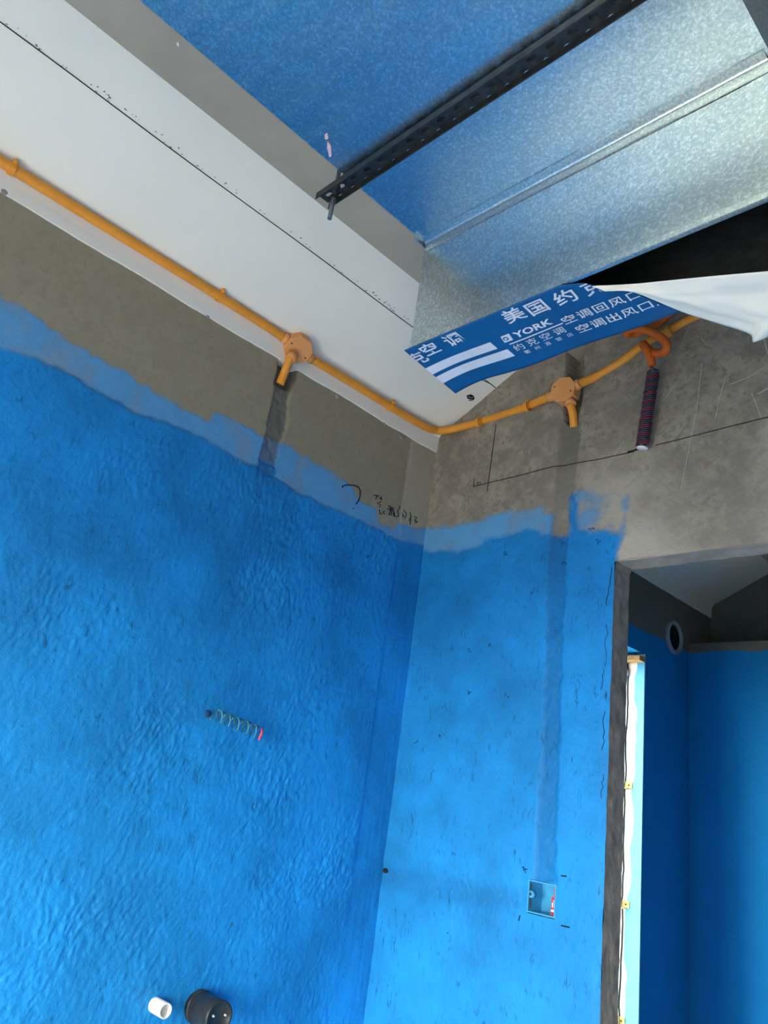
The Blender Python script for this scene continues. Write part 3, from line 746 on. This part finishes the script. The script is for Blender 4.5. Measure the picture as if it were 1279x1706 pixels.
# white back of the loose end
topE = [(985, 477, 2.3165), (995, 474, 2.315), (1010, 472, 2.313), (1060, 469, 2.309), (1130, 462, 2.302), (1200, 455, 2.294), (1279, 448, 2.286), (1350, 440, 2.28), (1410, 438, 2.278)]
botE = [(986, 478, 2.3165), (996, 478, 2.314), (1012, 479, 2.309), (1050, 481, 2.307), (1133, 515, 2.300), (1185, 532, 2.290), (1247, 552, 2.275), (1259, 566, 2.262), (1330, 530, 2.27)]
tp = catmull([hit(a, b, 2, c) for a, b, c in topE], 6); bp_ = catmull([hit(a, b, 2, c) for a, b, c in botE], 6)
def flap(a, b):
    i = a * (len(tp) - 1); k = min(int(i), len(tp) - 2); t = i - k
    p = (tp[k] * (1 - t) + tp[k + 1] * t) * (1 - b) + (bp_[k] * (1 - t) + bp_[k + 1] * t) * b
    w = min(1, a * 3) * .006 * math.sin(b * 3.1416)
    return (p[0], p[1], p[2] - .004 * min(1, a * 4) - w * (.6 + f1(a * 3 - b, b * 2.2 + a, 1.6, 110)))
sheet('white_back', flap, 90, 22, 'film_white', film)
# lettering
def clip_right(co): return co
def lettering(text, x, y, size, sx=1.0, shear=0.0, bold=0.0, mat='print_white', name='lettering'):
    """characters lie on the film, read from below; (x, y) = lower-left corner of the text, size = cap height in m"""
    c = bpy.data.curves.new('t', 'FONT'); c.body = text; c.size = size / .86; c.offset = bold * size; c.resolution_u = 2
    o = bpy.data.objects.new('t', c); COL.objects.link(o); bpy.context.view_layer.update()
    me = bpy.data.meshes.new_from_object(o.evaluated_get(bpy.context.evaluated_depsgraph_get()))
    bpy.data.objects.remove(o); bpy.data.curves.remove(c)
    bm = bmesh.new(); bm.from_mesh(me); bpy.data.meshes.remove(me)
    for v_ in bm.verts:
        px = x + (v_.co.x + shear * v_.co.y) * sx; py = y - v_.co.y
        v_.co = Vector((px, py, 0))
    # cut what lies beyond the film's edges
    for co, no in (((0, YN + .001, 0), (0, -1, 0)), ((0, YF_ - .001, 0), (0, 1, 0)), ((-.9465, 0, 0), (-1, 0, 0)), ((fold_x(y - size / 2) - .002, y - size / 2, 0), (1, -.36, 0))):
        bmesh.ops.bisect_plane(bm, geom=bm.verts[:] + bm.edges[:] + bm.faces[:], plane_co=co, plane_no=no, clear_outer=True)
    for v_ in bm.verts: v_.co.z = film_z(v_.co.x, v_.co.y) - .0012
    if not len(bm.verts): bm.free(); return
    me = bpy.data.meshes.new(name); bm.to_mesh(me); bm.free()
    return link(name, me, mat, film)
def band(x0, x1, y0, y1, name='printed_stripe'):
    strip_grid(name, lambda a, b: ((lambda xx, yy: (xx, yy, film_z(xx, yy) - .0010))(x0 + a * (x1 - x0), y0 + b * (y1 - y0))), 24, 3, 'print_white', film)
for ch, x_, y_ in (('克', -.962, .903), ('空', -.921, .893), ('调', -.862, .893), ('美', -.727, .893), ('国', -.682, .897), ('约', -.628, .900), ('克', -.577, .903)):
    lettering(ch, x_, y_, .032, 1.12, 0, .018)
band(-.948, -.788, .921, .944); band(-.949, -.773, .954, .978)
lettering('YORK', -.739, .935, .0195, 1.24, .12, .035)
band(-.761, -.648, .9425, .9455, 'underline')
x0 = -.770
strip_grid('emblem', lambda a, b: ((lambda xx, yy: (xx, yy, film_z(xx, yy) - .0011))(x0 + .004 + a * .019 + (1 - b) * .004, .917 + b * .019)), 6, 4, 'print_white', film)
strip_grid('emblem_mark', lambda a, b: ((lambda xx, yy: (xx, yy, film_z(xx, yy) - .0016))(x0 + .0135 + .0055 * b * math.cos(a * 6.2832), .9265 + .0055 * b * math.sin(a * 6.2832))), 14, 2, 'film_blue', film)
strip_grid('emblem_mark', lambda a, b: ((lambda xx, yy: (xx, yy, film_z(xx, yy) - .0020))(x0 + .0135 + .003 * b * math.cos(a * 6.2832), .9265 + .003 * b * math.sin(a * 6.2832))), 14, 2, 'print_white', film)
for k, ch in enumerate('约克空调'): lettering(ch, -.762 + k * .0285, .967, .018, 1.1)
for k, ch in enumerate('衢州直营店'): lettering(ch, -.752 + k * .0225, .983, .0095, 1.1)
for k, ch in enumerate('空调回风口尺'): lettering(ch, -.648 + k * .0298, .949, .020, 1.2, 0, .012)
for k, ch in enumerate('空调出风口尺'): lettering(ch, -.641 + k * .0288, .983, .020, 1.2, 0, .012)
adopt(film)

# ------------------------------------------------------------------ conduit, junction boxes
RC = .0125
def cl(px, py, d=.024): return LW(px, py, d)
def cr(px, py, d=.020): return RW(px, py, d)
def clip(pt, axis, nrm, parent):
    """saddle clip: ring round the pipe with a foot on the surface behind"""
    M = frame_mat(pt, axis, nrm); r = RC
    lathe('clip', [(r + .0003, -.006), (r + .003, -.006), (r + .003, .006), (r + .0003, .006), (r + .0003, -.006)], M, 'conduit_orange', parent, 18, False)
    n = Vector(nrm).normalized(); t = Vector(axis).normalized(); s_ = n.cross(t).normalized()
    M2 = frame_mat(Vector(pt) + s_ * (r + .004), n, t); lathe('clip_screw', [(.0, .004), (.004, .003), (.0055, 0), (.0055, -.010), (0, -.010)], M2, 'conduit_orange', parent, 10)
b1 = Vector(SLOPE(497, 583, .040)); n1 = Vector((TS + .18, -.12, -1)).normalized()
b2 = Vector(RW(938, 649, .040)); n2 = Vector((.10, -1, -.05)).normalized()
pA = [cl(-120, 196), cl(0, 268), cl(150, 361), cl(300, 453), cl(420, 528), cl(474, 563)]
c = thing('conduit_pipe', 'long orange conduit along the sloping ceiling, left of the first junction box', 'conduit', tuple(pA[-1]), 'orange conduit runs')
A_ = catmull(pA, 6); tube('pipe', A_, RC, 'conduit_orange', c, 14)
for px, py in ((20, 281), (366, 494)):
    clip(cl(px, py), A_[6] - A_[5], (TS, 0, -1), c)
adopt(c)
pB = [cl(518, 597), cl(580, 634), cl(640, 671), cl(685, 698, .026), cl(708, 711, .033), RW(728, 717.5, .036), RW(750, 716, .022), RW(800, 703), RW(860, 684), RW(916, 661, .026)]
c = thing('conduit_pipe', 'orange conduit bending round the room corner between the two junction boxes', 'conduit', tuple(pB[4]), 'orange conduit runs')
B_ = catmull(pB, 8); tube('pipe', B_, RC, 'conduit_orange', c, 14)
clip(cl(650, 677), pB[2] - pB[1], (TS, 0, -1), c); clip(RW(797, 704, .02), pB[8] - pB[7], (0, -1, 0), c); clip(RW(878, 677, .022), pB[8] - pB[7], (0, -1, 0), c)
adopt(c)
pC = [RW(962, 641, .026), RW(1000, 624), RW(1040, 599), RW(1075, 573), RW(1120, 548), RW(1172, 521)]
for p_ in pC: p_[2] = min(p_[2], 2.818)
pC += [np.array([x_, D - .02, 2.822]) for x_ in (-.58, -.2, .3, .93)]
c = thing('conduit_pipe', 'orange conduit rising right from the second junction box, behind the peeling film', 'conduit', tuple(pC[0]), 'orange conduit runs')
tube('pipe', catmull(pC, 8), RC, 'conduit_orange', c, 14); clip(RW(1113, 552, .02), pC[4] - pC[3], (0, -1, 0), c); adopt(c)
def jbox(center, nrm, pipes, label, R=.043, dep=.036, twist=0.0):
    j = thing('junction_box', label, 'junction box', tuple(center), 'orange octagonal junction boxes')
    M = frame_mat(center, nrm) @ Matrix.Rotation(twist, 4, 'Z')
    lathe('body', [(0, -dep), (R * .95, -dep), (R * .95, -.003), (0, -.003)], M, 'box_orange', j, 8, False)
    cv = lathe('cover', [(0, -.003), (R, -.003), (R, .002), (R * .955, .0045), (0, .0045)], M, 'box_orange', j, 8, False)
    for a in (.9, .9 + math.pi):
        p_ = M @ Vector((R * .70 * math.cos(a), R * .70 * math.sin(a), .0045))
        lathe('screw', [(0, .0012), (.0022, .001), (.0026, -.001)], frame_mat(p_, nrm), 'steel_dark', cv, 10)
    for tgt in pipes:
        d_ = (Vector(tgt) - (Vector(center) - Vector(nrm) * .018)); L = d_.length; d_.normalize(); st_ = Vector(center) - Vector(nrm) * .018
        tube('hub', [st_ + d_ * (R * .80), st_ + d_ * max(L + .006, R * 1.25)], RC + .0028, 'box_orange', j, 14)
    bpy.context.view_layer.update()
    for ch in j.children: ch.matrix_parent_inverse = j.matrix_world.inverted()
    return j
s1 = [LW(484, 597, .030), LW(478, 610, .020), LW(472, 625, .004), LW(466, 640, -.006)]
s2 = [RW(947, 664, .022), RW(952, 680, .014), RW(955, 695, .004), RW(956, 712, -.008)]
jbox(b1, n1, [pA[-1], pB[0], s1[0]], 'orange octagonal junction box under the sloping ceiling, above the left wall', twist=.3)
jbox(b2, n2, [pB[-1], pC[0], s2[0]], 'orange octagonal junction box on the grey wall, above the blue wall chase', R=.041, twist=.2)
for pts, lb in ((s1, 'short orange conduit dropping from the first junction box into the left wall chase'), (s2, 'short orange conduit dropping from the second junction box into the wall beside the doorway')):
    tag(tube('conduit_stub', catmull(pts, 6), RC - .0005, 'conduit_orange', None, 14), lb, 'conduit')

# ------------------------------------------------------------------ corrugated tube and wire coils
ct = [(1146, 484, .030), (1130, 505, .028), (1112, 525, .024), (1092, 541, .034), (1066, 553, .045), (1049, 557, .060), (1046, 553, .075), (1056, 548, .086), (1076, 550, .090), (1096, 559, .088), (1109, 571, .084), (1109, 583, .078),
      (1098, 589, .070), (1084, 586, .060), (1074, 578, .054), (1072, 574, .062), (1077, 582, .070), (1083, 595, .066), (1086, 610, .058)]
tag(tube('corrugated_tube', catmull([RW(*p) for p in ct], 12), .0108, 'tube_orange', None, 12, True, lambda i, n: 1.08 if i % 2 else .93), 'dark orange corrugated tube looped over the conduit behind the film', 'tube')
def coil(root, a, b, turns, R, wires, wr_, phase=0.0, wob=.0, flat=.8, lead=None, tail=None):
    a, b = Vector(a), Vector(b); M = frame_mat(a, b - a); L = (b - a).length; n = turns * 16; k = len(wires)
    rnd = random.Random(3)
    for wi, mat in enumerate(wires):
        pts = []
        ph = phase + 2 * math.pi * wi / k; rr = [R * (1 + rnd.uniform(-wob, wob)) for _ in range(turns + 2)]
        for i in range(n + 1):
            t = i / 16; R_ = rr[int(t)] * (1 - t % 1) + rr[int(t) + 1] * (t % 1); an = 2 * math.pi * t + ph
            pts.append(M @ Vector((R_ * math.cos(an), flat * R_ * math.sin(an), L * i / n + wob * .01 * math.sin(t * 2.1))))
        if wi == 0 and lead is not None: pts = [Vector(p) for p in lead] + pts
        if wi == k - 1 and tail is not None: pts = pts + [Vector(p) for p in tail]
        tube('wire', pts, wr_, mat, root, 6)
c = thing('wire_coil', 'tight dark maroon and navy wire coil hanging from the corrugated tube', 'wire coil', tuple(RW(1086, 612, .05)))
coil(c, RW(1088, 619, .040), RW(1070, 742, .030), 9, .0150, ['wire_navy', 'wire_maroon', 'wire_maroon', 'wire_green'], .0023, 0, .10, .85, [RW(1086, 604, .055), RW(1084, 612, .058)])
Mr = frame_mat(RW(1069.5, 746.5, .030), Vector(RW(1070, 746, .030)) - Vector(RW(1088, 619, .038)))
lathe('white_end', [(.0, .0016), (.0135, .0016), (.0145, 0), (.0135, -.0016), (0, -.0016)], Mr, 'wire_white', c, 20)
adopt(c)
c = thing('wire_coil', 'loose teal and pale wire coil with a pink end poking from the blue left wall', 'wire coil', tuple(LW(346, 1192)))
coil(c, LW(356, 1190, .030), LW(428, 1219, .048), 5, .0135, ['wire_teal', 'wire_pale'], .0016, .6, .12, .9, [LW(344, 1186, -.008), LW(346, 1196, .012), LW(352, 1194, .022)])
tube('pink_end', [LW(436, 1214, .055), LW(436, 1221, .058), LW(431, 1233, .055)], .0030, 'wire_red', c, 8)
lathe('wall_hole', [(0, 0.004), (.008, .003), (.011, -.004)], frame_mat(on_grid(GL, LW(344, 1189), 0, 0), (1, 0, 0)), 'pit_dark', c, 16)
adopt(c)

# ------------------------------------------------------------------ pipe stubs in the left wall
p = LW(256, 1673)
c = thing('water_pipe_stub', 'short white plastic pipe stub sticking out of the blue left wall', 'pipe', tuple(p))
lathe('pipe', [(.0115, .002), (.0115, .050), (.0148, .050), (.0148, -.02)], frame_mat(p, (1, 0, 0)), 'pvc_white', c, 28)
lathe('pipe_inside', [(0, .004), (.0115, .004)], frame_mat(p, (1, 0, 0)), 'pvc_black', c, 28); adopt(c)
p = LW(326, 1675)
c = thing('drain_pipe_stub', 'capped black drain pipe stub sticking out of the blue left wall', 'pipe', tuple(p))
lathe('pipe', [(.0308, -.02), (.0308, .072)], frame_mat(p, (1, 0, 0)), 'pvc_black', c, 32)
lathe('collar', [(.0308, .010), (.0335, .010), (.0335, .020), (.0308, .020)], frame_mat(p, (1, 0, 0)), 'pvc_black', c, 32)
cp = lathe('cap', [(.0311, .030), (.0332, .032), (.0332, .090), (.0320, .0935), (.028, .0935), (.027, .090), (0, .090)], frame_mat(p, (1, 0, 0)), 'pvc_black', c, 32)
for k in (0, 1): lathe('cap_lug', [(0, .0955), (.002, .095), (.003, .089)], frame_mat(Vector(p) + Vector((0, .015 * (1 if k else -1), .004)), (1, 0, 0)), 'pvc_grey', cp, 10)
adopt(c)
